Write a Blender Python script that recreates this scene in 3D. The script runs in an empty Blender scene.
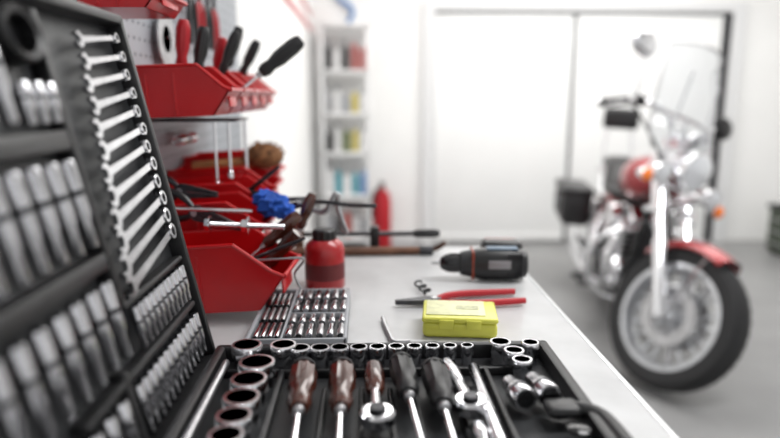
import bpy, bmesh, math, random
from mathutils import Matrix, Vector
random.seed(7)
R=math.radians
V=Vector
# ------------------------------------------------------------------ materials
_m={}
def mat(name,col,rough=.5,metal=0.,noise=0.,nscale=8.,bump=0.,coat=0.,trans=0.,emit=0.,alpha=1.,spec=.5):
    if name in _m: return _m[name]
    m=bpy.data.materials.new(name); m.use_nodes=True
    nt=m.node_tree; p=nt.nodes['Principled BSDF']
    p.inputs['Base Color'].default_value=(*col,1)
    p.inputs['Roughness'].default_value=rough
    p.inputs['Metallic'].default_value=metal
    p.inputs['Coat Weight'].default_value=coat
    p.inputs['Transmission Weight'].default_value=trans
    p.inputs['Specular IOR Level'].default_value=spec
    p.inputs['Alpha'].default_value=alpha
    if emit:
        p.inputs['Emission Color'].default_value=(*col,1); p.inputs['Emission Strength'].default_value=emit
    if noise or bump:
        tc=nt.nodes.new('ShaderNodeTexCoord'); n=nt.nodes.new('ShaderNodeTexNoise')
        n.inputs['Scale'].default_value=nscale; n.inputs['Detail'].default_value=6
        nt.links.new(tc.outputs['Object'],n.inputs['Vector'])
        if noise:
            r=nt.nodes.new('ShaderNodeValToRGB')
            r.color_ramp.elements[0].position=.3; r.color_ramp.elements[1].position=.7
            r.color_ramp.elements[0].color=(*[max(0,c*(1-noise)) for c in col],1)
            r.color_ramp.elements[1].color=(*[min(1,c*(1+noise)) for c in col],1)
            nt.links.new(n.outputs['Fac'],r.inputs['Fac']); nt.links.new(r.outputs['Color'],p.inputs['Base Color'])
        if bump:
            b=nt.nodes.new('ShaderNodeBump'); b.inputs['Strength'].default_value=bump; b.inputs['Distance'].default_value=.002
            nt.links.new(n.outputs['Fac'],b.inputs['Height']); nt.links.new(b.outputs['Normal'],p.inputs['Normal'])
    _m[name]=m; return m
WALL=mat('painted_wall',(.88,.88,.87),.7,noise=.03,nscale=2)
DOORM=mat('door_paint',(.86,.865,.86),.5,noise=.02,nscale=3)
TRIM=mat('trim_paint',(.70,.705,.71),.5)
GAP=mat('gap_black',(.015,.015,.018),.8)  # darkness of gaps, holes and slots as plain colour; also handle caps
GREYL=mat('door_seam_grey',(.16,.165,.17),.7)
FLOOR=mat('concrete_floor',(.25,.25,.25),.42,noise=.12,nscale=3,bump=.1)
CEIL=mat('ceiling_paint',(.85,.85,.85),.8)
BENCH=mat('bench_laminate',(.52,.522,.525),.3,noise=.10,nscale=14,bump=.05)
BEDGE=mat('bench_edge_metal',(.55,.56,.57),.35,.6)
STEELG=mat('painted_grey_steel',(.3,.31,.33),.5,noise=.05)
BLK=mat('black_plastic',(.009,.009,.010),.42,noise=.25,nscale=60)
BLKG=mat('black_gloss_plastic',(.008,.008,.009),.2)
DGR=mat('dark_grey_plastic',(.015,.016,.018),.5,noise=.1,nscale=40)
CHR=mat('chrome',(.85,.85,.87),.1,1.)
SAT=mat('satin_chrome_vanadium',(.70,.70,.72),.18,1.,noise=.1,nscale=50)
SAT2=mat('brushed_vanadium_steel',(.56,.56,.58),.2,1.,noise=.15,nscale=50)
STL=mat('brushed_steel',(.45,.45,.46),.38,1.,noise=.15,nscale=60)
DST=mat('dark_steel',(.06,.06,.065),.4,.8,noise=.3,nscale=60)
HOLE=mat('socket_bore_dark',(.015,.015,.017),.5,.6)
RED=mat('red_bin_plastic',(.52,.004,.007),.28,noise=.1,nscale=10,coat=.25)
REDD=mat('dark_red_can_paint',(.36,.005,.008),.35,coat=.3)
REDP=mat('red_enamel_paint',(.30,.005,.010),.25,.2,coat=.6)
REDH=mat('red_handle_rubber',(.42,.008,.016),.4)
WOOD=mat('brown_handle_plastic',(.060,.017,.010),.22,noise=.5,nscale=30,coat=.5)
WOODL=mat('light_wood',(.42,.2,.08),.5,noise=.35,nscale=25)
BRIS=mat('brown_bristles',(.2,.09,.035),.9,noise=.6,nscale=90,bump=.8)
YEL=mat('yellow_box_plastic',(.66,.65,.09),.35,noise=.06,nscale=20)
CREAM=mat('pale_label',(.70,.70,.42),.5,noise=.15,nscale=60)
BLUE=mat('blue_cloth',(.01,.08,.42),.8,noise=.3,nscale=40,bump=.5)
BLUEP=mat('blue_plastic',(.12,.25,.5),.4)
ORA=mat('orange_lens',(.95,.22,.02),.2,coat=.5)
TYRE=mat('tyre_rubber',(.014,.014,.015),.75,noise=.2,nscale=60)
LEA=mat('black_leather',(.012,.011,.012),.35,noise=.3,nscale=50,bump=.3)
ALU=mat('cast_aluminium',(.58,.59,.61),.3,.9,noise=.1,nscale=30)
GLASS=mat('windshield_acrylic',(.52,.55,.58),.06,0,alpha=.36,coat=.5)
LENS=mat('headlight_lens',(.75,.77,.8),.08,.3,coat=.8)
PEG=mat('pegboard_grey',(.36,.38,.41),.5,noise=.05,nscale=5)
WHT=mat('white_plastic',(.75,.75,.75),.4)
TEAL=mat('teal_plastic',(.10,.38,.45),.4)
GRN=mat('olive_can',(.12,.15,.05),.5)
YLW=mat('yellow_plastic',(.6,.5,.12),.4)
BRN=mat('rusty_brown_steel',(.13,.06,.035),.55,.3,noise=.4,nscale=30)
# ------------------------------------------------------------------ builder
def fr(p,d,up=None):
    z=V(d).normalized(); u=V(up) if up is not None else (V((0,0,1)) if abs(z.z)<.95 else V((1,0,0)))
    x=u.cross(z)
    if x.length<1e-5: x=V((1,0,0)).cross(z)
    x.normalize(); y=z.cross(x)
    M=Matrix.Identity(4)
    for i in range(3): M[i][0]=x[i];M[i][1]=y[i];M[i][2]=z[i];M[i][3]=p[i]
    return M
def TR(x,y,z): return Matrix.Translation((x,y,z))
def RO(a,ax): return Matrix.Rotation(R(a),4,ax)
class B:
    def __init__(s): s.v=[];s.f=[];s.fm=[];s.mats=[];s.M=Matrix.Identity(4)
    def mi(s,m):
        if m not in s.mats: s.mats.append(m)
        return s.mats.index(m)
    def add(s,vs,fs,m,M=None):
        T=s.M@M if M is not None else s.M
        o=len(s.v); k=s.mi(m)
        s.v+= [T@V(q) for q in vs]
        for f in fs: s.f.append([i+o for i in f]); s.fm.append(k)
    def box(s,c,d,m,bev=0,M=None,seg=2):
        bm=bmesh.new(); bmesh.ops.create_cube(bm,size=1)
        for q in bm.verts: q.co=V((q.co.x*d[0],q.co.y*d[1],q.co.z*d[2]))
        if bev: bmesh.ops.bevel(bm,geom=bm.edges[:],offset=min(bev,min(d)*.49),segments=seg,affect='EDGES',profile=.5)
        for q in bm.verts: q.co+=V(c)
        bm.verts.index_update()
        s.add([q.co.copy() for q in bm.verts],[[q.index for q in f.verts] for f in bm.faces],m,M); bm.free()
    def lathe(s,prof,m,M=None,seg=20,closed=False,star=None,flute=None):
        vs=[];fs=[];n=len(prof)
        for i,(r,z) in enumerate(prof):
            for j in range(seg):
                a=2*math.pi*j/seg; rr=r
                if star and i in star and j%2: rr=r*.86
                if flute and i in flute and j%2: rr=r*.88
                vs.append((rr*math.cos(a),rr*math.sin(a),z))
        for i in range(n if closed else n-1):
            k=(i+1)%n
            for j in range(seg):
                l=(j+1)%seg; fs.append([i*seg+j,i*seg+l,k*seg+l,k*seg+j])
        if not closed:
            if prof[0][0]>1e-6: fs.append(list(range(seg))[::-1])
            if prof[-1][0]>1e-6: fs.append([(n-1)*seg+j for j in range(seg)])
        s.add(vs,fs,m,M)
    def cyl(s,a,b,r,m,r2=None,seg=16,bev=0):
        a=V(a);b=V(b);L=(b-a).length; r2=r if r2 is None else r2
        p=[(r,0),(r2,L)]
        if bev: p=[(r-bev,0),(r,bev),(r2,L-bev),(r2-bev,L)]
        s.lathe(p,m,fr(a,b-a),seg)
    def sph(s,c,r,m,M=None,seg=18,n=10):
        r=r if isinstance(r,(tuple,list)) else (r,r,r)
        p=[(math.sin(math.pi*i/n),-math.cos(math.pi*i/n)) for i in range(n+1)]
        p[0]=(1e-7,-1);p[-1]=(1e-7,1)
        S=Matrix.Translation(c)@Matrix.Diagonal((*r,1))
        s.lathe(p,m,(M@S) if M is not None else S,seg)
    def torus(s,M,Rr,r,m,seg=28,n=10):
        s.lathe([(Rr+r*math.cos(2*math.pi*i/n),r*math.sin(2*math.pi*i/n)) for i in range(n)],m,M,seg,closed=True)
    def prism(s,poly,z0,z1,m,M=None):
        n=len(poly); vs=[(x,y,z0) for x,y in poly]+[(x,y,z1) for x,y in poly]
        fs=[list(range(n))[::-1],[n+i for i in range(n)]]+[[i,(i+1)%n,n+(i+1)%n,n+i] for i in range(n)]
        s.add(vs,fs,m,M)
    def tube(s,pts,r,m,seg=10,smooth=6,radii=None):
        P=[V(p) for p in pts]; rr=radii or [r]*len(P)
        if smooth and len(P)>2:
            Q=[];q=[]
            for i in range(len(P)-1):
                p0=P[max(i-1,0)];p1=P[i];p2=P[i+1];p3=P[min(i+2,len(P)-1)]
                for k in range(smooth):
                    t=k/smooth
                    Q.append(.5*((2*p1)+(p2-p0)*t+(2*p0-5*p1+4*p2-p3)*t*t+(3*p1-p0-3*p2+p3)*t**3)); q.append(rr[i]*(1-t)+rr[i+1]*t)
            Q.append(P[-1]);q.append(rr[-1]);P=Q;rr=q
        vs=[];fs=[];n=len(P);px=None
        for i in range(n):
            d=(P[min(i+1,n-1)]-P[max(i-1,0)]).normalized()
            if px is None: x=(V((0,0,1)) if abs(d.z)<.9 else V((1,0,0))).cross(d).normalized()
            else: x=(px-d*px.dot(d)).normalized()
            px=x;y=d.cross(x)
            for j in range(seg):
                a=2*math.pi*j/seg; vs.append(P[i]+(x*math.cos(a)+y*math.sin(a))*rr[i])
        for i in range(n-1):
            for j in range(seg):
                l=(j+1)%seg; fs.append([i*seg+j,i*seg+l,(i+1)*seg+l,(i+1)*seg+j])
        fs.append(list(range(seg))[::-1]);fs.append([(n-1)*seg+j for j in range(seg)])
        s.add(vs,fs,m)
    def loft(s,secs,m,seg=20,M=None):
        vs=[];fs=[]
        for (x,y,z,hw,hh,pw) in secs:
            for j in range(seg):
                a=2*math.pi*j/seg;c=math.cos(a);q=math.sin(a)
                vs.append((x,y+hw*math.copysign(abs(c)**(2/pw),c),z+hh*math.copysign(abs(q)**(2/pw),q)))
        n=len(secs)
        for i in range(n-1):
            for j in range(seg):
                l=(j+1)%seg; fs.append([i*seg+j,i*seg+l,(i+1)*seg+l,(i+1)*seg+j])
        fs.append(list(range(seg))[::-1]);fs.append([(n-1)*seg+j for j in range(seg)])
        s.add(vs,fs,m,M)
    def done(s,name,loc=(0,0,0),parent=None,Mw=None,sharp=38):
        me=bpy.data.meshes.new(name)
        loc=V(loc)
        me.from_pydata([tuple(q-loc) for q in s.v],[],s.f)
        for m in s.mats: me.materials.append(m)
        me.polygons.foreach_set('material_index',s.fm)
        bm=bmesh.new();bm.from_mesh(me);bmesh.ops.recalc_face_normals(bm,faces=bm.faces[:]);bm.to_mesh(me);bm.free()
        me.polygons.foreach_set('use_smooth',[True]*len(me.polygons))
        me.set_sharp_from_angle(angle=R(sharp)); me.update()
        o=bpy.data.objects.new(name,me); bpy.context.scene.collection.objects.link(o)
        if Mw is not None: o.matrix_world=Mw
        else: o.location=loc
        if parent: o.parent=parent
        return o
def empty(name,loc=(0,0,0),M=None):
    e=bpy.data.objects.new(name,None); bpy.context.scene.collection.objects.link(e); e.empty_display_size=.1
    if M is not None: e.matrix_world=M
    else: e.location=loc
    return e
# ------------------------------------------------------------------ tool parts
def rsocket(b,T,r,h,m=SAT,seg=24):
    """hollow socket, open at +z"""
    b.lathe([(1e-6,0),(r*.84,0),(r*.86,h*.40),(r,h*.5),(r,h*.95),(r*.95,h),(r*.80,h)],m,T,seg)
    b.lathe([(r*.80,h),(r*.76,h*.95),(r*.76,h*.45)],m,T,seg,star=[1,2])
    b.lathe([(r*.76,h*.45),(1e-6,h*.45)],HOLE,T,seg,star=[0])
def screwdriver(b,T,L=.085,r=.014,sh=.1,hm=WOOD,cap=None):
    p=[(1e-6,0),(r*.62,.001),(r*.85,.008),(r,L*.2),(r,L*.55),(r*.72,L*.74),(r*.85,L*.88),(r*.6,L)]
    b.lathe(p,hm,T,20,flute=[3,4])
    b.lathe([(r*.42,L-.002),(r*.42,L+.008),(r*.25,L+.009)],STL,T,14)
    b.lathe([(.0032,L),(.0032,L+sh*.94),(.0022,L+sh)],CHR,T,10)
    if cap: b.lathe([(r*.3,-.0015),(r*.64,-.001),(r*.93,.008),(r*.98,.014)],cap,T,16)
def combi_wrench(b,T,L,w,m=SAT,th=.005):
    """lies along +x; open end at x=0, ring at x=L"""
    Ro=w*1.05; pts=[]; a0=32
    for i in range(15):
        a=R(180+a0+15)+ (R(360-2*a0))*i/14
        pts.append((Ro*math.cos(a),Ro*math.sin(a)))
    rot=R(195); sl=w*.5
    def q(x,y): return (x*math.cos(rot)-y*math.sin(rot),x*math.sin(rot)+y*math.cos(rot))
    pts+=[q(Ro*.85,-sl),q(-sl*.1,-sl),q(-sl*.5,0),q(-sl*.1,sl),q(Ro*.85,sl)]
    b.prism(pts,-th/2,th/2,m,T)
    ri=w*.78
    b.prism([(Ro*.75,-w*.42),(L*.5,-w*.34),(L-ri*.7,-w*.36),(L-ri*.7,w*.36),(L*.5,w*.34),(Ro*.75,w*.42)],-th*.38,th*.38,m,T)
    b.lathe([(ri,-th*.6),(ri,th*.6),(ri*.94,th*.72),(ri*.66,th*.72),(ri*.66,-th*.6)],m,T@TR(L,0,0),24,closed=True,star=[3,4])
def pliers(b,T,L=.18,hm=REDH,spread=.05,jaw=DST,needle=False):
    """jaws along +x from pivot at 0, handles toward -x"""
    jl=L*(.42 if needle else .3)
    for sg in (1,-1):
        b.prism([(-.012,sg*.004),(0,sg*.014),(.014,sg*.013),(jl,sg*.0045),(jl,sg*.0006),(.012,sg*.0012),(-.006,-sg*.010)],-.004+sg*.0004,.004+sg*.0004,jaw,T)
        pts=[(-.006,sg*.008),(-.03,sg*(.016+spread*.15)),(-.07,sg*(.012+spread*.4)),(-L*.68,sg*(.006+spread*.5))]
        s0=b.M; b.M=s0@T
        b.tube([(x,y,0) for x,y in pts],.006,hm,8,4,radii=[.0045,.0068,.0068,.0055])
        b.M=s0
    b.cyl(T@V((0,0,-.0055)),T@V((0,0,.0055)),.006,STL,seg=12)
def ratchet(b,T,L=.2,hm=CHR,hr=1.0):
    """round ratchet head at 0, handle toward +z"""
    b.lathe([(1e-6,-.008),(.015,-.008),(.018,-.005),(.018,.005),(.015,.008),(1e-6,.008)],CHR,T@RO(90,'X'),26)
    b.loft([(0,0,0,.006,.013,2.2),(.02,0,0,.0055,.009,2.2),(.03,0,0,.005,.006,2)],CHR,16,T@RO(-90,'Y'))
    b.lathe([(.004,.008),(.009,.010),(.008,.012),(1e-6,.012)],DST,T@RO(90,'X'),18)
    b.lathe([(.004,.008),(.009,.010),(.008,.012),(1e-6,.012)],DST,T@RO(-90,'X'),18)
    b.lathe([(.007,.015),(.0062,.04),(.006,L*.45)],CHR,T,14)
    b.lathe([(.006,L*.44),(.0095*hr,L*.5),(.0112*hr,L*.75),(.0095*hr,L*.97),(.006,L)],hm,T,14)
# ------------------------------------------------------------------ room
def slab(name,a,b_,m,parts=None):
    b=B(); c=[(a[i]+b_[i])/2 for i in range(3)]; d=[b_[i]-a[i] for i in range(3)]
    b.box(c,d,m); return b.done(name,loc=c)
XL=-.45; YB=5.65; XR=4.3; YN=-2.0; ZC=2.9
slab('floor',(XL-.1,YN,-.1),(XR+.1,YB+.1,0),FLOOR)
slab('wall_left',(XL-.1,YN,0),(XL,YB+.1,ZC),WALL)
slab('wall_back',(XL,YB,0),(XR,YB+.1,ZC),WALL)
slab('wall_right',(XR,YN,0),(XR+.1,YB+.1,ZC),WALL)
slab('ceiling',(XL-.1,YN,ZC),(XR+.1,YB+.1,ZC+.1),CEIL)
def door(name,x0,x1):
    b=B(); yc=YB-.03
    b.box(((x0+x1)/2,yc,1.0),(x1-x0,.04,1.96),DOORM,.004)
    for zz in (.06,1.94): b.box(((x0+x1)/2,yc-.022,zz),(x1-x0-.04,.01,.05),DOORM,.003)
    b.done(name,loc=((x0+x1)/2,yc,0.02))
DS=1.80; DR=3.08
door('door_1',.60,DS-.020); door('door_2',DS+.020,DR)
slab('trim_1',(DS-.019,YB-.03,.0),(DS+.019,YB,2.0),GREYL)  # grey strip for the gap between leaves, its shade put into the colour
slab('trim_2',(DR+.005,YB-.045,0),(DR+.075,YB,2.0),GAP)  # black strip for the door gap, its darkness put into the colour
slab('trim_3',(.50,YB-.07,0),(.595,YB,2.1),TRIM)
slab('trim_4',(DR+.08,YB-.07,0),(DR+.19,YB,2.1),TRIM)
slab('trim_5',(.595,YB-.07,2.015),(DR+.08,YB,2.1),TRIM)
slab('trim_6',(.595,YB-.045,1.985),(DR+.08,YB,2.013),GREYL)
slab('baseboard_back',(XL+.001,YB-.015,0),(.495,YB,.09),TRIM)
for i,z in enumerate((1.83,1.955)):
    slab('trim_%d'%(7+i),(XL,2.6,z),(XL+.006,5.62,z+.05),RED)
b=B(); b.tube([(-.3,YB-.02,2.6),(-.28,YB-.03,2.3),(-.22,YB-.04,2.12),(-.1,YB-.04,2.02),(-.14,YB-.04,1.9)],.02,BLUEP,10); b.done('air_hose',loc=(-.2,YB-.03,2.2))
for i,(x,y) in enumerate(((1.3,1.2),(1.6,3.9))):  # unseen glowing fixtures, added to light the room
    b=B(); b.box((x,y,ZC-.03),(1.5,.3,.06),TRIM,.01); b.box((x,y,ZC-.065),(1.4,.22,.012),mat('added_lamp_diffuser',(1,1,1),.5,emit=4),.003)
    b.done('added_ceiling_lamp',loc=(x,y,ZC-.03))
# ------------------------------------------------------------------ workbench
b=B(); x0,x1,y0,y1=XL+.002,.32,-.6,1.48
b.box(((x0+x1)/2,(y0+y1)/2,.932),(x1-x0,y1-y0,.036),BENCH,.003)
b.box((x1+.003,(y0+y1)/2,.930),(.008,y1-y0,.04),BEDGE,.002)
for x in (x0+.04,x1-.05):
    for y in (y0+.06,(y0+y1)/2,y1-.06): b.box((x,y,.457),(.05,.05,.914),STEELG,.004)
for y in (y0+.06,y1-.06): b.box(((x0+x1)/2,y,.88),(x1-x0-.14,.04,.06),STEELG,.003)
b.box((x1-.05,(y0+y1)/2,.88),(.03,y1-y0-.18,.06),STEELG,.003)
b.box(((x0+x1)/2,(y0+y1)/2,.22),(x1-x0-.1,y1-y0-.1,.025),STEELG,.003)
b.done('workbench',loc=(0,.4,0))
# ------------------------------------------------------------------ big open socket set case
case=empty('socket_set_case',(0.02,.54,.95))
def kid(b,name,par=case,loc=None):
    o=b.done(name,loc=(0,0,0)); o.parent=par; o.matrix_parent_inverse=Matrix.Translation(-V(par.location)); return o
bx0,bx1,by0,by1=-.192,.235,.29,.785
b=B()
b.box(((bx0+bx1)/2,(by0+by1)/2,.9605),(bx1-bx0,by1-by0,.019),DGR,.004)
for (xa,xb,ya,yb) in ((bx0,bx1,by1-.014,by1),(bx0,bx1,by0,by0+.014),(bx0,bx0+.014,by0,by1),(bx1-.014,bx1,by0,by1)):
    b.box(((xa+xb)/2,(ya+yb)/2,.972),(xb-xa,yb-ya,.034),BLK,.005)
for (xa,xb,ya,yb) in ((-.105,.2,.718,.724),(-.105,-.098,.42,.72),(.14,.146,.42,.72),(-.175,-.105,.722,.726)):
    b.box(((xa+xb)/2,(ya+yb)/2,.974),(xb-xa,yb-ya,.012),BLK,.002)
for x in (-.048,-.006,.026,.055,.100): b.box((x,.60,.9715),(.006,.16,.01),BLK,.002)
b.box((.02,.53,.971),(.23,.014,.008),BLK,.003)
b.cyl((bx0-.006,by0,.968),(bx0-.006,by1,.968),.006,DST,seg=12)
b.cyl((bx0+.022,by0+.02,.984),(bx0+.022,by1-.05,.984),.0045,STL,seg=12)
for y in (.33,.5,.72): b.box((bx0-.006,y,.968),(.018,.05,.018),BLK,.005)
b.tube([(bx1-.040,.606,.980),(bx1-.018,.603,.984),(bx1-.002,.590,.984),(bx1+.004,.56,.984),(bx1+.004,.46,.984),(bx1-.002,.435,.984),(bx1-.040,.42,.98)],.0085,BLK,12)
b.box((bx1-.035,.602,.986),(.035,.03,.012),BLK,.006,None,3)
b.lathe([(.010,0),(.012,.004),(.008,.006),(1e-6,.006)],BLKG,TR(bx1-.03,.565,.980),20)
kid(b,'case_base')
th=R(12)
LM=Matrix.Identity(4)
cols=((0,-1,0),(-math.sin(th),0,math.cos(th)),(math.cos(th),0,math.sin(th)))
for k,cv in enumerate(cols):
    for i in range(3): LM[i][k]=cv[i]
LM[0][3]=-.200;LM[1][3]=.785;LM[2][3]=.962
LS,LT=.5,.435
b=B(); b.M=LM
b.box((LS/2,LT/2+.004,-.022),(LS,LT,.03),DGR,.004)
b.box((LS/2,LT/2+.004,-.042),(LS-.03,LT-.03,.012),BLK,.005)
for (a,c,d,e) in ((0,LS,.004,.016),(0,LS,LT-.008,LT+.004),(0,.011,.004,LT+.004),(LS-.012,LS,.004,LT+.004)):
    b.box(((a+c)/2,(d+e)/2,-.012),(c-a,e-d,.046),BLK,.004)
for (a,c,d,e) in ((.204,.214,.15,.42),(.214,LS-.015,.188,.204),(.214,LS-.015,.298,.316),(.02,.21,.145,.152),(.02,.33,.086,.094),(.24,.25,.02,.1)):
    b.box(((a+c)/2,(d+e)/2,.000),(c-a,e-d,.016),BLK,.003)
b.lathe([(.019,-.004),(.028,-.004),(.028,.010),(.025,.013),(.019,.010)],BLK,TR(.245,.395,0)@Matrix.Diagonal((1.1,.85,1,1)),28,closed=True)
b.lathe([(1e-6,-.003),(.019,-.003)],GAP,TR(.245,.395,0)@Matrix.Diagonal((1.1,.85,1,1)),28)
kid(b,'case_lid')
b=B(); b.M=LM
for i in range(12):
    t=.183+i*.0207; L=.155-.0050*i; w=.0122-.00042*i
    combi_wrench(b,TR(.026+.004*(i%2),t,.0045)@RO(-9+.3*i,'Z')@TR(L,0,0)@RO(180,'Z'),L,w)
kid(b,'combination_wrenches')
b=B(); b.M=LM
def rod(s_,t0,t1,r,dark=False,tilt=0):
    T=fr((s_,t0,r*.75),(tilt,1,0)); L=t1-t0
    b.lathe([(r*.6,0),(r*.7,.001),(r*.72,L*.3),(r,L*.38),(r,L*.97),(r*.9,L)],SAT2,T,16)
    b.lathe([(r*.8,L*.999),(r*.7,L*1.003),(1e-6,L*1.003)],HOLE,T,16)
    b.lathe([(r*1.0,L*.6),(r*1.015,L*.61),(r*1.015,L*.66),(r,L*.67)],DST,T,16)
for i in range(11): rod(.029+i*.0152,.098,.140,.0054-.0001*i)
for i in range(13): rod(.027+i*.0165,.026,.078,.0056)
for i in range(8): rod(.268+i*.0275,.024,.082,.0072)
for i in range(9): rod(.230+i*.0290,.108,.180,.0074,tilt=.05)
for i in range(9): rod(.230+i*.0290,.212,.290,.0076,tilt=.05)
for i in range(7): rod(.294+i*.0290,.324,.395,.0074,tilt=.05)
for i in range(3): rod(.224+i*.021,.322,.356,.007)
kid(b,'lid_deep_sockets')
b=B()
sz=.9705
for i in range(10):
    r=.0128-.00052*i
    rsocket(b,TR(-.082+i*.0246-.0006*i*i*.3,.748,sz),r,.027)
for (x,y,r) in ((-.148,.753,.019),(-.103,.752,.0165),(-.127,.700,.0215),(-.128,.655,.0205),(-.128,.613,.0195),(-.128,.574,.018),(-.128,.538,.017),(-.128,.505,.016),(-.128,.475,.015)):
    rsocket(b,TR(x,y,sz),r,.030)
for (x,y,r) in ((.168,.756,.0135),(.179,.728,.0125),(.182,.700,.012),(.205,.752,.011)):
    rsocket(b,TR(x,y,sz),r,.028)
for (x,y) in ((.162,.640),(.190,.648)):
    T=fr((x-.004,y+.022,.987),(.16,-1,.05))
    b.lathe([(1e-6,0),(.0085,0),(.0095,.003),(.0095,.018),(.013,.024),(.013,.045),(.012,.048),(.0095,.048)],SAT,T,24)
    b.lathe([(.0095,.048),(.009,.035),(1e-6,.035)],HOLE,T,24)
    b.lathe([(.0133,.030),(.0133,.033)],DST,T,24)
kid(b,'socket_set')
def tool(name,fn,loc):
    b=B(); fn(b); return b.done(name,loc=loc)
def scr(x,y,hm,L,r,dx=0,cap=None,sh=.12):
    tool('screwdriver',lambda b: screwdriver(b,fr((x,y,.9945),(dx,-1,-.03)),L,r,sh,hm,cap),(x,y,.985))
scr(-.072,.700,WOOD,.100,.0155,.03,GAP)
scr(-.028,.700,WOOD,.100,.0150,.01,GAP)
scr(.039,.712,BLK,.085,.0150,.06,DGR)
scr(.076,.692,BLK,.090,.0160,.02,DGR)
tool('ratchet_wrench',lambda b: ratchet(b,fr((.010,.585,.989),(-.02,1,.0)),.120,hm=WOOD,hr=1.1),(.012,.6,.98))
tool('ratchet_wrench',lambda b: ratchet(b,fr((.106,.606,.989),(-.10,1,.0)),.11,hm=CHR,hr=.8),(.1,.62,.98))
tool('extension_bar',lambda b: b.lathe([(1e-6,0),(.006,0),(.0075,.003),(.0075,.02),(.0055,.026),(.0055,.13),(.0085,.136),(.0085,.155),(.006,.158)],CHR,fr((.108,.575,.983),(.0,-1,-.0)),16),(.1,.57,.98))
tool('breaker_bar',lambda b: b.lathe([(1e-6,0),(.0058,0),(.0072,.003),(.0072,.25),(.005,.255)],CHR,fr((.126,.708,.985),(-.02,-1,0)),16),(.13,.69,.98))
# ------------------------------------------------------------------ small socket kit behind
kit=empty('small_socket_kit',(-.1,.98,.95))
b=B(); kx0,kx1,ky0,ky1=-.170,-.028,.845,1.085
b.box(((kx0+kx1)/2,(ky0+ky1)/2,.956),(kx1-kx0,ky1-ky0,.012),DGR,.003)
for (xa,xb,ya,yb) in ((kx0,kx1,ky1-.006,ky1),(kx0,kx1,ky0,ky0+.006),(kx0,kx0+.006,ky0,ky1),(kx1-.006,kx1,ky0,ky1),(-.122,-.118,ky0,ky1),(-.122,kx1,.955,.959)):
    b.box(((xa+xb)/2,(ya+yb)/2,.961),(xb-xa,yb-ya,.018),STEELG,.002)
kid(b,'kit_tray',kit)
b=B()
def hs(x,y,r,L,m=SAT2):
    T=fr((x,y,.9625+r),(0,-1,0))
    b.lathe([(1e-6,0),(r*.8,0),(r*.8,L*.35),(r,L*.45),(r,L*.97),(r*.9,L),(r*.75,L),(r*.7,L*.6),(1e-6,L*.6)],m,T,14)
for i in range(4):
    hs(kx0+.013+i*.0098,1.060,.0038,.06); hs(kx0+.013+i*.0098,.985,.0040,.055,STL); hs(kx0+.013+i*.0098,.915,.0040,.055)
for i in range(6):
    hs(-.111+i*.0148,1.070,.0056,.044,STL if i%3==1 else SAT2); hs(-.111+i*.0148,1.013,.0054,.044,SAT2); hs(-.111+i*.0148,.945,.0054,.032,STL if i%3==0 else SAT2); hs(-.111+i*.0148,.902,.0054,.042,STL if i%2 else SAT2)
kid(b,'kit_sockets',kit)
# ------------------------------------------------------------------ yellow box
b=B()
T=TR(.142,.930,.95)@RO(-7,'Z')
b.box((0,0,.012),(.110,.085,.024),YEL,.007,T,3)
b.box((0,0,.0275),(.112,.087,.008),YEL,.0035,T,3)
b.box((-.006,.004,.0322),(.088,.068,.0012),CREAM,.0005,T)
b.box((.02,-.0435,.022),(.022,.004,.014),YEL,.0018,T)
b.box((-.02,-.0435,.022),(.022,.004,.014),YEL,.0018,T)
b.box((.012,.004,.0331),(.034,.016,.0006),mat('label_print',(.5,.5,.3),.5,noise=.3,nscale=200),0,T)
b.done('yellow_plastic_box',loc=(.142,.930,.95))
tool('hex_key',lambda b: b.tube([(.026,.972,.9545),(.030,.930,.9545),(.036,.885,.9545),(.038,.872,.9545),(.046,.867,.9545),(.062,.868,.9545)],.0038,STL,6,5),(.04,.9,.95))
tool('steel_punch',lambda b: (b.cyl((.055,.852,.9555),(.10,.852,.9555),.0055,DST,seg=8),b.cyl((.10,.852,.9555),(.152,.852,.9555),.004,STL,seg=12)),(.1,.855,.95))
tool('pliers',lambda b: pliers(b,TR(.116,1.045,.9585)@RO(187,'Z'),.225,REDH,.040),(.12,1.045,.955))
def cord(b):
    pts=[(.095+.008*math.cos(i*1.1)+.002*i*.5,1.15-.0045*i,.956+.004+.004*math.sin(i*1.1)) for i in range(16)]
    b.tube(pts,.0022,BLK,6,4)
tool('coiled_cord',cord,(.1,1.1,.955))
# ------------------------------------------------------------------ cordless drill (lying on its side)
b=B()
D=TR(.228,1.20,.950+.032)@RO(180,'Z')@RO(-4,'Z')
b.loft([(-.085,0,0,.014,.018,2.3),(-.080,0,0,.024,.026,2.4),(-.05,0,0,.029,.031,2.5),(-.0,0,0,.029,.031,2.5),(.018,0,0,.026,.028,2.3)],BLK,24,D)
b.loft([(.018,0,0,.0255,.0275,2),(.03,0,0,.025,.026,2),(.045,0,0,.022,.0225,2)],DGR,24,D)
b.lathe([(.018,0),(.0195,.002),(.0195,.020),(.017,.028),(.011,.038),(.006,.040)],BLKG,D@fr((.045,0,0),(1,0,0)),16,flute=[1,2])
b.lathe([(.004,.03),(.003,.055),(1e-6,.057)],STL,D@fr((.045,0,0),(1,0,0)),10)
b.box((-.035,0,.0305),(.06,.026,.003),mat('blue_grey_label',(.03,.08,.14),.4),.001,D)
b.box((-.028,.029,.004),(.042,.003,.016),mat('grey_label',(.25,.24,.25),.4),.001,D)
b.box((.022,0,0),(.004,.052,.056),mat('dark_orange_ring',(.30,.05,.02),.4),.0018,D)
for i in range(5): b.box((-.07+i*.006,0.002,0),(.0025,.054,.05),GAP,.001,D)
b.loft([(0,0,0,.021,.017,2.4),(.05,0,0,.017,.0155,2.4),(.085,0,0,.021,.018,2.6)],BLK,20,D@TR(-.03,-.015,-.004)@RO(-102,'Z'))
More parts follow.
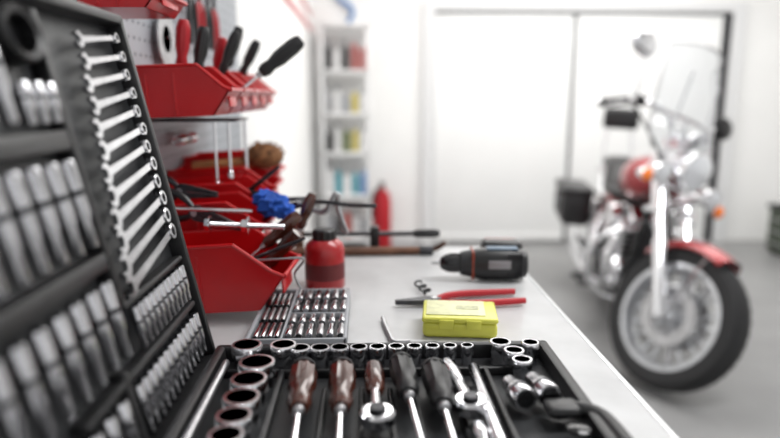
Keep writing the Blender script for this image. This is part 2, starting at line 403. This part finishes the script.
b.box((-.05,-.115,-.004),(.085,.045,.050),BLK,.01,D,3)
b.box((-.05,-.14,-.004),(.075,.02,.046),mat('red_battery_trim',(.3,.02,.02),.4),.008,D,3)
b.box((0.0,-.04,-.003),(.012,.02,.014),REDH,.004,D)
b.done('cordless_drill',loc=(.235,1.2,.955))
# ------------------------------------------------------------------ red canister
b=B(); T=TR(-.077,1.16,.95)
b.lathe([(1e-6,0),(.034,0),(.037,.004),(.037,.074),(.034,.084),(.024,.092)],REDD,T,28)
b.lathe([(.022,.092),(.022,.108),(.018,.111),(1e-6,.111)],BLK,T,24,flute=[0,1])
b.lathe([(.0373,.02),(.0373,.05)],mat('dark_label',(.12,.01,.012),.5),T,28)
b.done('oil_canister',loc=(-.077,1.16,.95))
# ------------------------------------------------------------------ far end of the bench
tool('pry_bar',lambda b:(b.tube([(-.16,1.43,.957),(0,1.43,.957),(.14,1.425,.957),(.165,1.42,.962),(.18,1.415,.975)],.006,BRN,8,4)),(0,1.43,.955))
tool('steel_pipe',lambda b:(b.cyl((-.2,1.395,.960),(.12,1.40,.960),.009,BRN,seg=14),b.cyl((.12,1.4,.96),(.15,1.4005,.96),.011,DST,seg=14)),(0,1.395,.955))
def clampish(b):
    b.box((-.03,1.458,.987),(.28,.012,.010),DST,.002)
    b.box((-.155,1.458,.978),(.02,.02,.055),BRN,.004); b.box((.02,1.458,.978),(.022,.022,.055),BLK,.004)
    b.lathe([(.007,0),(.010,.008),(.011,.05),(.007,.062)],BLK,fr((.11,1.458,.987),(1,0,0)),12,flute=[1,2])
tool('bar_clamp',clampish,(-.03,1.458,.955))
# ------------------------------------------------------------------ pegboard + bins + wall tools
b=B(); py0,py1,pz0,pz1=.35,2.3,1.0,1.85
b.box((XL+.008,(py0+py1)/2,(pz0+pz1)/2),(.012,py1-py0,pz1-pz0),PEG,.002)
n=8
y=py0+.02
while y<py1-.01:
    z=pz0+.02
    while z<pz1-.01:
        vs=[(XL+.0147,y+.0035*math.cos(2*math.pi*k/n),z+.0035*math.sin(2*math.pi*k/n)) for k in range(n)]
        b.add(vs,[list(range(n))],GAP); z+=.03
    y+=.03
b.done('pegboard',loc=(XL+.01,1.3,1.4))
WX=XL+.018
def bin_(x,y,z,D,W,H,tilt=0,yaw=0,name='storage_bin',m=RED):
    """hopper-front bin; back at x, centre y, base z, opens up, front toward +x"""
    b=B(); t=.0028; w=W/2
    M=TR(x,y,z)@RO(yaw,'Z')@RO(tilt,'Y')
    side=[(0,0),(D*.84,0),(D,H*.5),(D*.93,H*.58),(D*.72,H),(0,H)]
    for sg in (-1,1):
        y0=sg*w-(t if sg>0 else 0)
        vs=[(px,y0,pz) for px,pz in side]+[(px,y0+t,pz) for px,pz in side]; k=len(side)
        b.add(vs,[list(range(k)),[k+i for i in range(k)]]+[[i,(i+1)%k,k+(i+1)%k,k+i] for i in range(k)],m,M)
        for (p,q) in (((0,H),(D*.72,H)),((D*.72,H),(D*.93,H*.58)),((D*.93,H*.58),(D,H*.5))):
            a=M@V((p[0],sg*w,p[1])); c=M@V((q[0],sg*w,q[1])); b.cyl(a,c,.0030,m,seg=8)
        for fx in (.25,.5): b.box((D*fx,sg*w,H*.45),(.004,.004,H*.8),m,.001,M)
    b.box((D*.42,0,t/2),(D*.84,W-t,t),m,0,M)
    b.box((t/2,0,H/2),(t,W-t,H),m,0,M)
    vs=[(D*.84,-w,0),(D*.84,w,0),(D,w,H*.5),(D,-w,H*.5)]; vs+= [(q[0]-t,q[1],q[2]) for q in vs]
    b.add(vs,[[0,1,2,3],[7,6,5,4],[0,4,5,1],[1,5,6,2],[2,6,7,3],[3,7,4,0]],m,M)
    b.cyl(M@V((D,-w,H*.5)),M@V((D,w,H*.5)),.004,m,seg=10)
    b.box((D*.93,0,H*.26),(.003,W*.55,H*.2),m,.001,M@TR(D*.03,0,0))
    b.done(name,loc=M@V((0,0,0)))
for i in range(5):
    bin_(WX+.006,1.205+i*.121,1.262,.192,.110,.088,tilt=-2)
bin_(WX+.045,1.055,.953,.270,.128,.108,tilt=-4,yaw=-5)
for i in range(4):
    bin_(WX+.006,1.205+i*.130,1.012+.018*i,.250-.010*i,.122,.092,tilt=-3)
bin_(WX+.004,1.09,1.432,.12,.15,.05)
def handtool(name,a,c,kind,**k):
    a=V(a);c=V(c); T=fr(a,c-a); L=(c-a).length
    b=B()
    if kind=='scr': screwdriver(b,T,k.get('hl',.09),k.get('r',.013),max(.02,L-k.get('hl',.09)),k.get('m',BLK))
    elif kind=='plier':
        pliers(b,T@RO(-90,'Y'),L,k.get('m',REDH),k.get('sp',.05),needle=True)
    elif kind=='rod': b.lathe([(1e-6,0),(k['r'],.001),(k['r'],L*.9),(k['r']*.6,L)],k.get('m',STL),T,10)
    b.done(name,loc=a)
handtool('phillips_screwdriver',(-.125,1.32,1.412),(-.28,1.30,1.285),'scr',hl=.105,r=.0165)
handtool('phillips_screwdriver',(-.33,1.23,1.44),(-.35,1.24,1.275),'scr',m=REDH)
handtool('phillips_screwdriver',(-.30,1.26,1.43),(-.33,1.25,1.275),'scr',m=BLK)
handtool('phillips_screwdriver',(-.255,1.34,1.43),(-.32,1.34,1.275),'scr',m=BLK,r=.011)
handtool('phillips_screwdriver',(-.27,1.45,1.45),(-.33,1.46,1.28),'scr',m=BLK,r=.012)
handtool('phillips_screwdriver',(-.29,1.37,1.42),(-.33,1.40,1.28),'scr',m=REDH,r=.012)
handtool('phillips_screwdriver',(-.25,1.56,1.43),(-.33,1.57,1.28),'scr',m=BLK,r=.012)
def hang(name,y,z,fn):
    b=B(); T=TR(WX+.012,y,z)
    b.cyl((WX,y,z+.0),(WX+.022,y,z+.004),.0025,STL,seg=8)
    fn(b,T); b.done(name,loc=(WX+.01,y,z))
VR=Matrix(((0,0,1,0),(0,1,0,0),(-1,0,0,0),(0,0,0,1)))
hang('cutting_disc',1.42,1.42,lambda b,T:(b.lathe([(.011,-.002),(.058,-.002),(.058,.002),(.011,.002)],STL,T@VR,36,closed=True),b.lathe([(.012,.0022),(.028,.0022)],DGR,T@VR,24)))
for i,y in enumerate((1.62,1.70,1.79,1.86)):
    hang('slip_joint_pliers',y,1.56,lambda b,T:pliers(b,T@TR(.006,0,0)@VR@TR(.02,0,0)@RO(180,'Z'),.17,(BLK,REDH,BLK,REDH)[i],.04))
for i in range(3):
    hang('combination_wrench',1.16+i*.045,1.25,lambda b,T: combi_wrench(b,T@VR,.115-.006*i,.011,DST if i%2 else SAT))
for i in range(6):
    hang('combination_wrench',1.0+i*.045,1.66,lambda b,T: combi_wrench(b,T@VR,.13-.006*i,.011,SAT))
def spring(b,T):
    M0=b.M; b.M=T@TR(.01,0,-.014); b.tube([(.0+.010*math.cos(k*.9),k*.0009,.010*math.sin(k*.9)) for k in range(60)],.0022,CHR,6,2); b.M=M0
hang('coil_spring',1.42,1.22,spring)
hang('coil_spring',1.50,1.22,spring)
b=B()
for (x,y,z0,r) in ((-.262,1.42,1.125,.0035),(-.285,1.36,1.135,.003),(-.30,1.30,1.12,.0025)):
    b.cyl((x,y,z0),(x,y,1.253),r,CHR,seg=10); b.lathe([(r*2,0),(r*2,.012),(r,.016)],CHR,TR(x,y,z0-.004),10)
b.box((-.34,1.36,1.2535),(.17,.13,.004),DST,.001)
b.done('rod_holder',loc=(-.34,1.36,1.2))
def rag(b):
    for (c,r) in (((-.170,1.17,1.104),.026),((-.188,1.185,1.114),.020),((-.150,1.165,1.094),.018)):
        n=12;k=18;vs=[];fs=[]
        for i in range(n+1):
            for j in range(k):
                th_=math.pi*i/n; ph=2*math.pi*j/k
                rr=r*(1+.22*math.sin(3*ph+2*th_)*math.sin(th_)+.14*math.sin(7*ph-4*th_)*math.sin(th_)+.1*math.sin(9*th_+ph))
                vs.append((c[0]+rr*math.sin(th_)*math.cos(ph),c[1]+rr*math.sin(th_)*math.sin(ph),c[2]+.85*rr*math.cos(th_)))
        for i in range(n):
            for j in range(k): fs.append([i*k+j,i*k+(j+1)%k,(i+1)*k+(j+1)%k,(i+1)*k+j])
        b.add(vs,fs,BLUE)
tool('blue_rag',rag,(-.165,1.17,1.09))
def bolt(b):
    T=fr((-.265,1.045,1.094),(1,.03,-.05))
    b.lathe([(1e-6,0),(.0105,0),(.0115,.002),(.0115,.007),(1e-6,.007)],SAT,T,6)
    b.lathe([(.015,.007),(.015,.009)],SAT,T,20)
    pr=[(.0045,.009)]
    for k in range(30): pr+=[(.0052,.012+k*.004),(.0042,.014+k*.004)]
    b.lathe(pr,SAT,T,14)
    b.lathe([(.0105,.060),(.0105,.069)],SAT,T,6); b.lathe([(.0155,.069),(.0155,.071)],SAT,T,20)
tool('long_bolt',bolt,(-.235,1.045,1.088))
def brush(b):
    b.sph((-.235,1.5,1.165),(.045,.04,.03),BRIS)
    for k in range(120):
        a=random.uniform(0,6.283); e=random.uniform(.1,1.3)
        d=V((math.cos(a)*math.cos(e),math.sin(a)*math.cos(e),math.sin(e)))
        p=V((-.235,1.5,1.165))+V((d.x*.04,d.y*.036,d.z*.026)); b.cyl(p,p+d*.012,.0012,BRIS,r2=.0004,seg=4)
    b.cyl((-.26,1.5,1.15),(-.4,1.5,1.14),.012,WOODL,seg=12)
tool('bristle_brush',brush,(-.235,1.5,1.16))
handtool('chisel',(-.115,1.10,1.10),(-.23,1.08,1.0),'scr',m=WOOD,r=.0135,hl=.08)
handtool('chisel',(-.098,1.18,1.125),(-.13,1.17,1.04),'scr',m=WOOD,r=.011,hl=.07)
handtool('needle_nose_pliers',(-.30,1.12,1.10),(-.10,1.06,1.045),'plier',m=BLK,sp=.03)
handtool('gripping_pliers',(-.34,1.18,1.130),(-.17,1.13,1.120),'plier',m=DST,sp=.03)
handtool('wire_cutters',(-.18,1.26,1.09),(-.02,1.20,1.125),'plier',m=BLK,sp=.06)
handtool('drift_punch',(-.36,1.10,1.112),(-.20,1.12,1.102),'rod',r=.004,m=SAT)
handtool('drift_punch',(-.30,1.05,.99),(-.10,1.03,1.072),'rod',r=.0035,m=DST)
handtool('drift_punch',(-.33,1.30,1.04),(-.17,1.27,1.165),'rod',r=.0045,m=DST)
tool('channel_lock_pliers',lambda b:(b.tube([(-.13,1.22,1.10),(-.08,1.2,1.085),(-.055,1.2,1.12),(-.052,1.2,1.09),(-.035,1.19,1.045)],.0045,STL,8,5,radii=[.004,.006,.0065,.006,.004]),b.tube([(-.14,1.22,1.09),(-.09,1.2,1.105),(-.03,1.19,1.10),(.02,1.18,1.10)],.004,DST,8,5)),(-.1,1.2,1.09))
tool('wood_handle_file',lambda b:(b.lathe([(1e-6,0),(.011,.002),(.0135,.02),(.010,.055),(.012,.075),(.007,.085)],WOOD,fr((-.115,1.07,1.075),(-.5,.1,-.55)),14),b.cyl((-.155,1.078,1.03),(-.2,1.09,.985),.004,STL,seg=8)),(-.13,1.07,1.05))
tool('bent_hook_pick',lambda b:b.tube([(-.19,1.03,1.035),(-.14,1.0,1.045),(-.10,1.0,1.045),(-.115,1.0,1.02),(-.105,1.0,.995)],.0022,STL,6,5),(-.15,1.0,1.03))
# ------------------------------------------------------------------ rear shelving unit with cans
shx0,shx1,shy0,shy1=-.36,.04,5.25,5.6
b=B()
for x in (shx0+.015,shx1-.015):
    for y in (shy0+.015,shy1-.015): b.box((x,y,.95),(.03,.03,1.9),WHT,.003)
levels=(.12,.48,.84,1.16,1.5,1.86)
for z in levels: b.box(((shx0+shx1)/2,(shy0+shy1)/2,z),(shx1-shx0,shy1-shy0,.025),WHT,.003)
b.done('shelving_unit',loc=(-.16,5.4,0))
b=B(); cl=[STEELG,WHT,mat('faded_red',(.4,.08,.07),.5),DGR,YLW,TEAL,GRN,BLUEP,WOODL,STL]
def bottle(x,y,z,r,h,m,cm):
    b.lathe([(1e-6,0),(r,0),(r,h*.65),(r*.8,h*.74),(r*.35,h*.8),(r*.35,h*.88)],m,TR(x,y,z),16)
    b.lathe([(r*.42,h*.86),(r*.42,h),(1e-6,h)],cm,TR(x,y,z),12)
lay={1.5:[(3,.24),(1,.2),(3,.24),(2,.26),(2,.22)],1.16:[(9,.2),(1,.22),(0,.18),(4,.2),(1,.18)],.84:[(3,.2),(1,.24),(6,.22),(4,.22),(1,.2)],.48:[(1,.26),(5,.24),(1,.2),(5,.22),(7,.24)],.12:[(0,.24),(3,.2),(2,.26),(1,.2),(0,.2)]}
for z,row in lay.items():
    for i,(k,h) in enumerate(row):
        bottle(shx0+.06+i*.072,shy0+.10+.03*(i%2),z+.0135,.030,h,cl[k],cl[(k+1)%2])
b.done('shelf_bottles_and_cans',loc=(-.16,5.35,1.0))
b=B(); b.lathe([(1e-6,0),(.075,0),(.08,.01),(.08,.42),(.06,.5),(.025,.52),(.025,.55)],REDH,TR(.14,5.42,0),24); b.box((.14,5.42,.57),(.04,.12,.04),BLK,.01); b.tube([(.14,5.38,.56),(.07,5.3,.5),(.05,5.32,.3)],.012,BLK,8)
b.done('fire_extinguisher',loc=(.14,5.42,0))
b=B(); cx_=3.60; T=TR(cx_,5.0,0)
b.box((0,0,.20),(.4,.4,.36),mat('dark_green_paint',(.06,.075,.05),.5),.03,T,3); b.box((0,0,.40),(.42,.42,.04),BLK,.01,T)
for z in (.1,.2,.3): b.box((-.205,0,z),(.012,.3,.02),STL,.004,T)
for sx in (-.15,.15):
    for sy in (-.15,.15): b.cyl((cx_+sx,5.0+sy,0),(cx_+sx,5.0+sy,.03),.02,BLK)
b.done('tool_cabinet',loc=(cx_,5.0,0))
# ------------------------------------------------------------------ motorcycle
def wheel(b,c,Rr,w,disc=True):
    T=fr(c,(0,1,0))
    tp=[(Rr-.082,-.40*w),(Rr-.055,-.5*w),(Rr-.02,-.46*w),(Rr-.004,-.28*w),(Rr,0),(Rr-.004,.28*w),(Rr-.02,.46*w),(Rr-.055,.5*w),(Rr-.082,.40*w)]
    b.lathe(tp,TYRE,T,56,closed=True)
    for k in range(40):
        a=2*math.pi*k/40
        for sg in (-1,1):
            b.box((Rr-.009,0,sg*w*.25),(.006,.010,w*.22),TYRE,0,T@Matrix.Rotation(a+.04*sg,4,'Z'))
    b.lathe([(Rr-.098,-.44*w),(Rr-.080,-.44*w),(Rr-.080,.44*w),(Rr-.098,.44*w),(Rr-.115,.22*w),(Rr-.115,-.22*w)],ALU,T,48,closed=True)
    b.lathe([(1e-6,-.07),(.022,-.07),(.03,-.06),(.042,-.03),(.042,.03),(.03,.06),(.022,.07),(1e-6,.07)],ALU,T,24)
    n=9
    for k in range(n):
        for dl in (-1,1):
            a=2*math.pi*k/n; a2=a+dl*.16
            p=T@V((.038*math.cos(a),.038*math.sin(a),0)); q=T@V(((Rr-.105)*math.cos(a2),(Rr-.105)*math.sin(a2),0))
            b.tube([p,q],.009,ALU,8,0,radii=[.010,.008])
    if disc:
        for sg in (-1,1):
            b.lathe([(.085,sg*.052),(.135,sg*.052),(.135,sg*.057),(.085,sg*.057)],STL,T,40,closed=True)
            for k in range(5):
                a=2*math.pi*k/5; b.cyl(T@V((.03*math.cos(a),.03*math.sin(a),sg*.054)),T@V((.09*math.cos(a),.09*math.sin(a),sg*.054)),.006,ALU,seg=8)
def fender(b,c,Rr,a0,a1,w,m,depth=.06,n=26,k=10):
    for off in (0,-.004):
        vs=[];fs=[]
        for i in range(n+1):
            a=R(a0+(a1-a0)*i/n)
            for j in range(k+1):
                t=-1+2*j/k; r=Rr+off-depth*abs(t)**3.2
                vs.append((c[0]+r*math.cos(a),c[1]+t*w/2*(1+off),c[2]+r*math.sin(a)))
        for i in range(n):
            for j in range(k):
                q=i*(k+1)+j; fs.append([q,q+1,q+k+2,q+k+1])
        b.add(vs,fs,m)
lean=-4.0
MB=TR(1.655,4.22,0)@RO(-101,'Z')@RO(lean,'X')
moto=empty('motorcycle',M=MB)
def mk(b,name,M=None,par=None):
    o=b.done(name); o.parent=par or moto; o.matrix_parent_inverse=Matrix.Identity(4)
    if M is not None: o.matrix_local=M
    return o
b=B(); wheel(b,(0,0,.315),.315,.135); mk(b,'rear_wheel')
b=B()
for sg in (-1,1):
    b.tube([(1.12,0,.86),(1.06,sg*.05,.7),(1.0,sg*.12,.3),(.92,sg*.13,.19),(.4,sg*.13,.17),(.28,sg*.12,.3),(.22,sg*.10,.55),(.1,sg*.1,.62),(-.2,sg*.1,.62)],.017,BLKG,10)
    b.tube([(.36,sg*.12,.33),(.0,sg*.12,.315)],.022,BLKG,10,0)
    b.tube([(.12,sg*.14,.6),(-.0,sg*.14,.34)],.026,CHR,12,0)
    for k in range(9): b.torus(fr(V((.105-.0125*k,sg*.14,.565-.0235*k)),(-.12,0,-.26)),.028,.005,CHR,18,6)
    b.tube([(1.02,sg*.05,.62),(1.03,sg*.2,.6),(1.03,sg*.31,.5),(1.03,sg*.31,.35),(1.0,sg*.22,.24),(.98,sg*.1,.22)],.014,CHR,10)
    b.cyl((.78,sg*.15,.26),(.78,sg*.33,.27),.012,CHR); b.cyl((.78,sg*.25,.27),(.78,sg*.35,.275),.018,BLK,bev=.004)
    b.box((.84,sg*.29,.265),(.24,.09,.014),BLK,.006)
b.tube([(1.14,0,.88),(.9,0,.74),(.5,0,.66),(.2,0,.62)],.022,BLKG,10)
b.tube([(.62,.13,.19),(.60,.22,.1),(.585,.25,.022)],.012,CHR,8); b.box((.585,.255,.022),(.07,.04,.012),BLK,.004)
mk(b,'frame')
b=B()
b.box((.66,0,.32),(.40,.22,.20),DGR,.05,None,4)
for sg in (-1,1):
    b.lathe([(.115,0),(.115,.03),(.10,.055),(.04,.062),(1e-6,.062)],CHR,fr((.76,sg*.10,.31),(0,sg,0)),30)
    b.lathe([(.085,0),(.085,.03),(.07,.05),(1e-6,.055)],CHR,fr((.55,sg*.10,.33),(0,sg,0)),26)
for ang in (24,-24):
    T=TR(.66,0,.36)@RO(ang,'Y')
    b.lathe([(.062,.04),(.062,.30)],DGR,T,20)
    for k in range(11): b.box((0,0,.09+k*.0185),(.165,.19,.006),STL if k%2 else DGR,.002,T)
    b.box((0,0,.315),(.155,.17,.05),CHR,.02,T,3)
    for sg in (-1,1): b.cyl(T@V((.02,sg*.095,.05)),T@V((.02,sg*.095,.3)),.010,CHR)
b.lathe([(.095,0),(.10,.006),(.10,.05),(.08,.065),(1e-6,.068)],CHR,fr((.68,-.12,.6),(0,-1,0)),32)
b.lathe([(.095,0),(.10,.006),(.10,.04),(.08,.055),(1e-6,.058)],CHR,fr((.68,.12,.6),(0,1,0)),32)
b.box((.36,0,.36),(.26,.24,.2),BLKG,.04,None,3)
b.box((.27,0,.53),(.22,.27,.18),REDP,.05,None,4)
b.box((1.02,0,.48),(.04,.2,.26),DGR,.01)
mk(b,'engine')
b=B()
b.tube([(.80,-.09,.62),(.90,-.16,.56),(.93,-.19,.42),(.86,-.2,.28),(.7,-.205,.22),(.4,-.21,.215)],.024,CHR,12)
b.tube([(.50,-.09,.62),(.44,-.17,.56),(.50,-.21,.42),(.48,-.22,.34),(.3,-.22,.31)],.024,CHR,12)
b.lathe([(.022,0),(.040,.06),(.046,.2),(.046,.56),(.036,.62),(.034,.62),(.03,.5)],CHR,fr((.42,-.212,.213),(-1,0,.03)),20)
b.lathe([(.022,0),(.040,.06),(.046,.2),(.046,.50),(.036,.56),(.034,.56),(.03,.45)],CHR,fr((.32,-.222,.312),(-1,0,.03)),20)
b.lathe([(.022,0),(.040,.06),(.046,.2),(.046,.56),(.036,.62),(.034,.62),(.03,.5)],CHR,fr((.42,.212,.213),(-1,0,.03)),20)
mk(b,'exhaust_pipes')
b=B()
b.loft([(x,0,z+.03,w*1.12,h*1.1,p) for (x,z,w,h,p) in ((.58,.80,.03,.035,2),(.62,.80,.085,.07,2.2),(.70,.81,.125,.095,2.3),(.82,.83,.15,.115,2.3),(.94,.845,.15,.115,2.3),(1.04,.85,.12,.095,2.2),(1.10,.85,.075,.06,2.1),(1.13,.85,.02,.02,2))],REDP,28)
b.lathe([(.06,0),(.062,.008),(.045,.018),(1e-6,.02)],CHR,TR(.86,0,.980),24)
b.box((.86,0,.988),(.26,.05,.014),CHR,.006)
mk(b,'fuel_tank')
b=B()
b.loft([(.66,0,.735,.05,.03,2.3),(.60,0,.735,.10,.045,2.5),(.45,0,.72,.14,.05,2.6),(.28,0,.74,.155,.06,2.6),(.20,0,.80,.14,.08,2.6),(.12,0,.85,.12,.055,2.6),(-.08,0,.86,.115,.052,2.6),(-.18,0,.85,.08,.03,2.3)],LEA,24)
mk(b,'seat')
b=B()
for sg in (-1,1): b.tube([(-.02,sg*.095,.6),(-.16,sg*.095,.76),(-.22,sg*.09,.96),(-.25,sg*.07,1.18)],.011,CHR,10)
b.box((-.235,0,1.155),(.055,.24,.145),LEA,.026,RO(0,'Y'),4)
b.tube([(-.2,.10,.78),(-.36,.10,.79),(-.38,0,.79),(-.36,-.10,.79),(-.2,-.10,.78)],.010,CHR,8)
mk(b,'backrest')
b=B()
for sg in (-1,1):
    b.box((-.08,sg*.275,.565),(.48,.20,.26),LEA,.05,None,4); b.box((-.08,sg*.28,.67),(.49,.215,.06),LEA,.025,None,3)
    for dx in (-.1,.1):
        b.box((-.08+dx,sg*.380,.61),(.03,.012,.2),BLKG,.004); b.cyl((-.08+dx,sg*.383,.59),(-.08+dx,sg*.393,.59),.015,CHR)
mk(b,'saddlebags')
b=B(); fender(b,(0,0,.315),.365,20,165,.19,REDP,.07)
b.box((-.38,0,.50),(.03,.12,.07),mat('red_tail_lens',(.7,.02,.02),.2),.01); b.box((-.40,0,.38),(.008,.18,.12),WHT,.003)
for sg in (-1,1): b.sph((-.34,sg*.16,.55),(.03,.03,.03),ORA)
b.cyl((-.34,-.16,.55),(-.34,.16,.55),.01,CHR)
mk(b,'rear_fender')
A=V((1.56,0,.325)); H=V((1.16,0,.98)); ax=(H-A).normalized()
steer=TR(*H)@Matrix.Rotation(R(40),4,ax)@TR(*(-H))
b=B(); wheel(b,A,.325,.125); mk(b,'front_wheel',steer)
b=B()
fender(b,A,.362,68,138,.16,REDP,.045)
for sg in (-1,1): b.tube([(A.x,sg*.09,A.z),(A.x-.15,sg*.083,A.z+.26)],.006,CHR,8,0); b.tube([(A.x,sg*.09,A.z),(A.x+.06,sg*.083,A.z+.30)],.006,CHR,8,0)
mk(b,'front_fender',steer)
b=B()
for sg in (-1,1):
    y=V((0,sg*.105,0)); d=(H-A)
    p0=A+y
    b.cyl(p0-d*.03,p0+d*.45,.034,CHR,seg=20,bev=.004)
    b.cyl(p0+d*.45,p0+d*.72,.026,CHR,seg=20)
    b.cyl(p0+d*.62,p0+d*1.02,.038,CHR,seg=20,bev=.005)
    b.box(A+V((-.08,sg*.075,.10)),(.05,.05,.10),ALU,.012)
b.cyl(A-V((0,.13,0)),A+V((0,.13,0)),.014,CHR)
for t in (.72,1.0):
    c=A+(H-A)*t; b.box((0,0,0),(.08,.28,.03),CHR,.012,fr(c,ax),3)
mk(b,'fork',steer)
b=B()
hc=V((1.30,0,.97))
b.lathe([(1e-6,-.14),(.04,-.135),(.075,-.09),(.092,-.02),(.096,.0),(.096,.012),(.088,.016)],CHR,fr(hc,(1,0,-.05)),28)
b.lathe([(.088,.014),(.06,.028),(1e-6,.034)],LENS,fr(hc,(1,0,-.05)),28)
for sg in (-1,1):
    c=V((1.30,sg*.20,.90))
    b.lathe([(1e-6,-.08),(.03,-.075),(.046,-.04),(.052,0),(.052,.01)],CHR,fr(c,(1,0,-.03)),22); b.lathe([(.049,.009),(1e-6,.02)],LENS,fr(c,(1,0,-.03)),22)
    b.cyl((1.27,0,.87),(1.27,sg*.28,.86),.010,CHR)
    b.lathe([(1e-6,-.04),(.022,-.035),(.03,0),(.03,.008)],CHR,fr((1.29,sg*.285,.86),(1,0,0)),18); b.sph((1.305,sg*.285,.86),(.018,.031,.031),ORA)
mk(b,'headlights',steer)
b=B()
n=14;k=14
def ws(u,v):
    w=.24*(1-.22*v**2)*(1 if v>.15 else .8+1.33*v)
    y=u*w; x=1.29-.20*v-.28*(abs(u)**2)*.42; z=1.00+.56*v-.05*v*abs(u)**3
    return (x,y,z)
vs=[ws(-1+2*j/k,i/n) for i in range(n+1) for j in range(k+1)]
fs=[[i*(k+1)+j,i*(k+1)+j+1,(i+1)*(k+1)+j+1,(i+1)*(k+1)+j] for i in range(n) for j in range(k)]
b.add(vs,fs,GLASS)
rim=[ws(-1,i/n) for i in range(n+1)]+[ws(-1+2*j/k,1) for j in range(1,k+1)]+[ws(1,1-i/n) for i in range(1,n+1)]
b.tube(rim,.006,STL,6,0)
b.tube([ws(-1+2*j/k,.33) for j in range(k+1)],.009,CHR,8,0)
for sg in (-1,1): b.tube([ws(sg*.4,.33),(1.22,sg*.10,1.0),(1.20,sg*.10,.9)],.008,CHR,8); b.tube([ws(sg*.5,.75),(1.16,sg*.12,1.12)],.006,CHR,8,0)
mk(b,'windshield',steer)
b=B()
for sg in (-1,1):
    b.tube([(1.13,sg*.05,1.02),(1.12,sg*.07,1.12),(1.10,sg*.16,1.19),(1.02,sg*.27,1.18),(.90,sg*.34,1.12)],.013,CHR,12)
    g0=V((1.00,sg*.285,1.172));g1=V((.89,sg*.345,1.115))
    b.cyl(g0,g1,.022,BLK,seg=16,bev=.004); b.cyl(g1,g1+(g1-g0)*.1,.023,CHR,seg=16)
    b.box(g0+V((.03,-sg*.02,.012)),(.07,.05,.05),BLKG,.014,None,3)
    b.tube([g0+V((.03,0,0)),g0+V((.06,sg*.05,-.01)),g1+V((.075,sg*.03,-.01))],.007,CHR,8)
    mz=1.40 if sg<0 else 1.27
    b.tube([g0+V((.02,0,.02)),(1.03,sg*.31,1.26),(1.02,sg*.35,mz)],.007,CHR,8)
    b.sph((1.02,sg*.38,mz+.02),(.024,.085,.060),CHR if sg<0 else BLKG); b.sph((1.008,sg*.38,mz+.02),(.019,.077,.053),BLKG)
b.lathe([(.055,0),(.06,.02),(.055,.04),(1e-6,.045)],CHR,fr((1.12,0,1.08),(-.4,0,1)),24)
b.tube([(1.0,-.28,1.17),(1.15,-.22,1.05),(1.22,-.08,.9),(1.05,0,.75)],.006,BLK,8)
b.tube([(1.0,.28,1.17),(1.15,.22,1.05),(1.22,.08,.9),(1.05,0,.75)],.006,BLK,8)
mk(b,'handlebars',steer)
# ------------------------------------------------------------------ lights, world, camera
def area(name,loc,rot,sx,sy,pw,col=(1,1,1)):
    l=bpy.data.lights.new(name,'AREA'); l.shape='RECTANGLE'; l.size=sx;l.size_y=sy;l.energy=pw;l.color=col
    o=bpy.data.objects.new(name,l); bpy.context.scene.collection.objects.link(o); o.location=loc; o.rotation_euler=[R(a) for a in rot]; return o
area('area_light_1',(1.3,1.2,ZC-.09),(0,0,0),1.5,.6,44)  # added area lights just under the unseen fixtures
area('area_light_2',(1.6,3.9,ZC-.09),(0,0,0),3.2,2.0,98,(1,.985,.96))
w=bpy.data.worlds.new('World'); bpy.context.scene.world=w; w.use_nodes=True
w.node_tree.nodes['Background'].inputs[0].default_value=(.99,.99,1,1); w.node_tree.nodes['Background'].inputs[1].default_value=.97
cd=bpy.data.cameras.new('camera'); cam=bpy.data.objects.new('camera',cd); bpy.context.scene.collection.objects.link(cam)
cd.sensor_width=36; cd.lens=36*640/780; cd.clip_start=.02
cam.location=(0,0,1.3); cam.rotation_euler=(R(90-10.8),0,R(-2.2))
cd.dof.use_dof=True; cd.dof.focus_distance=.87; cd.dof.aperture_fstop=1.75
bpy.context.scene.camera=cam
bpy.context.scene.view_settings.view_transform='Standard'
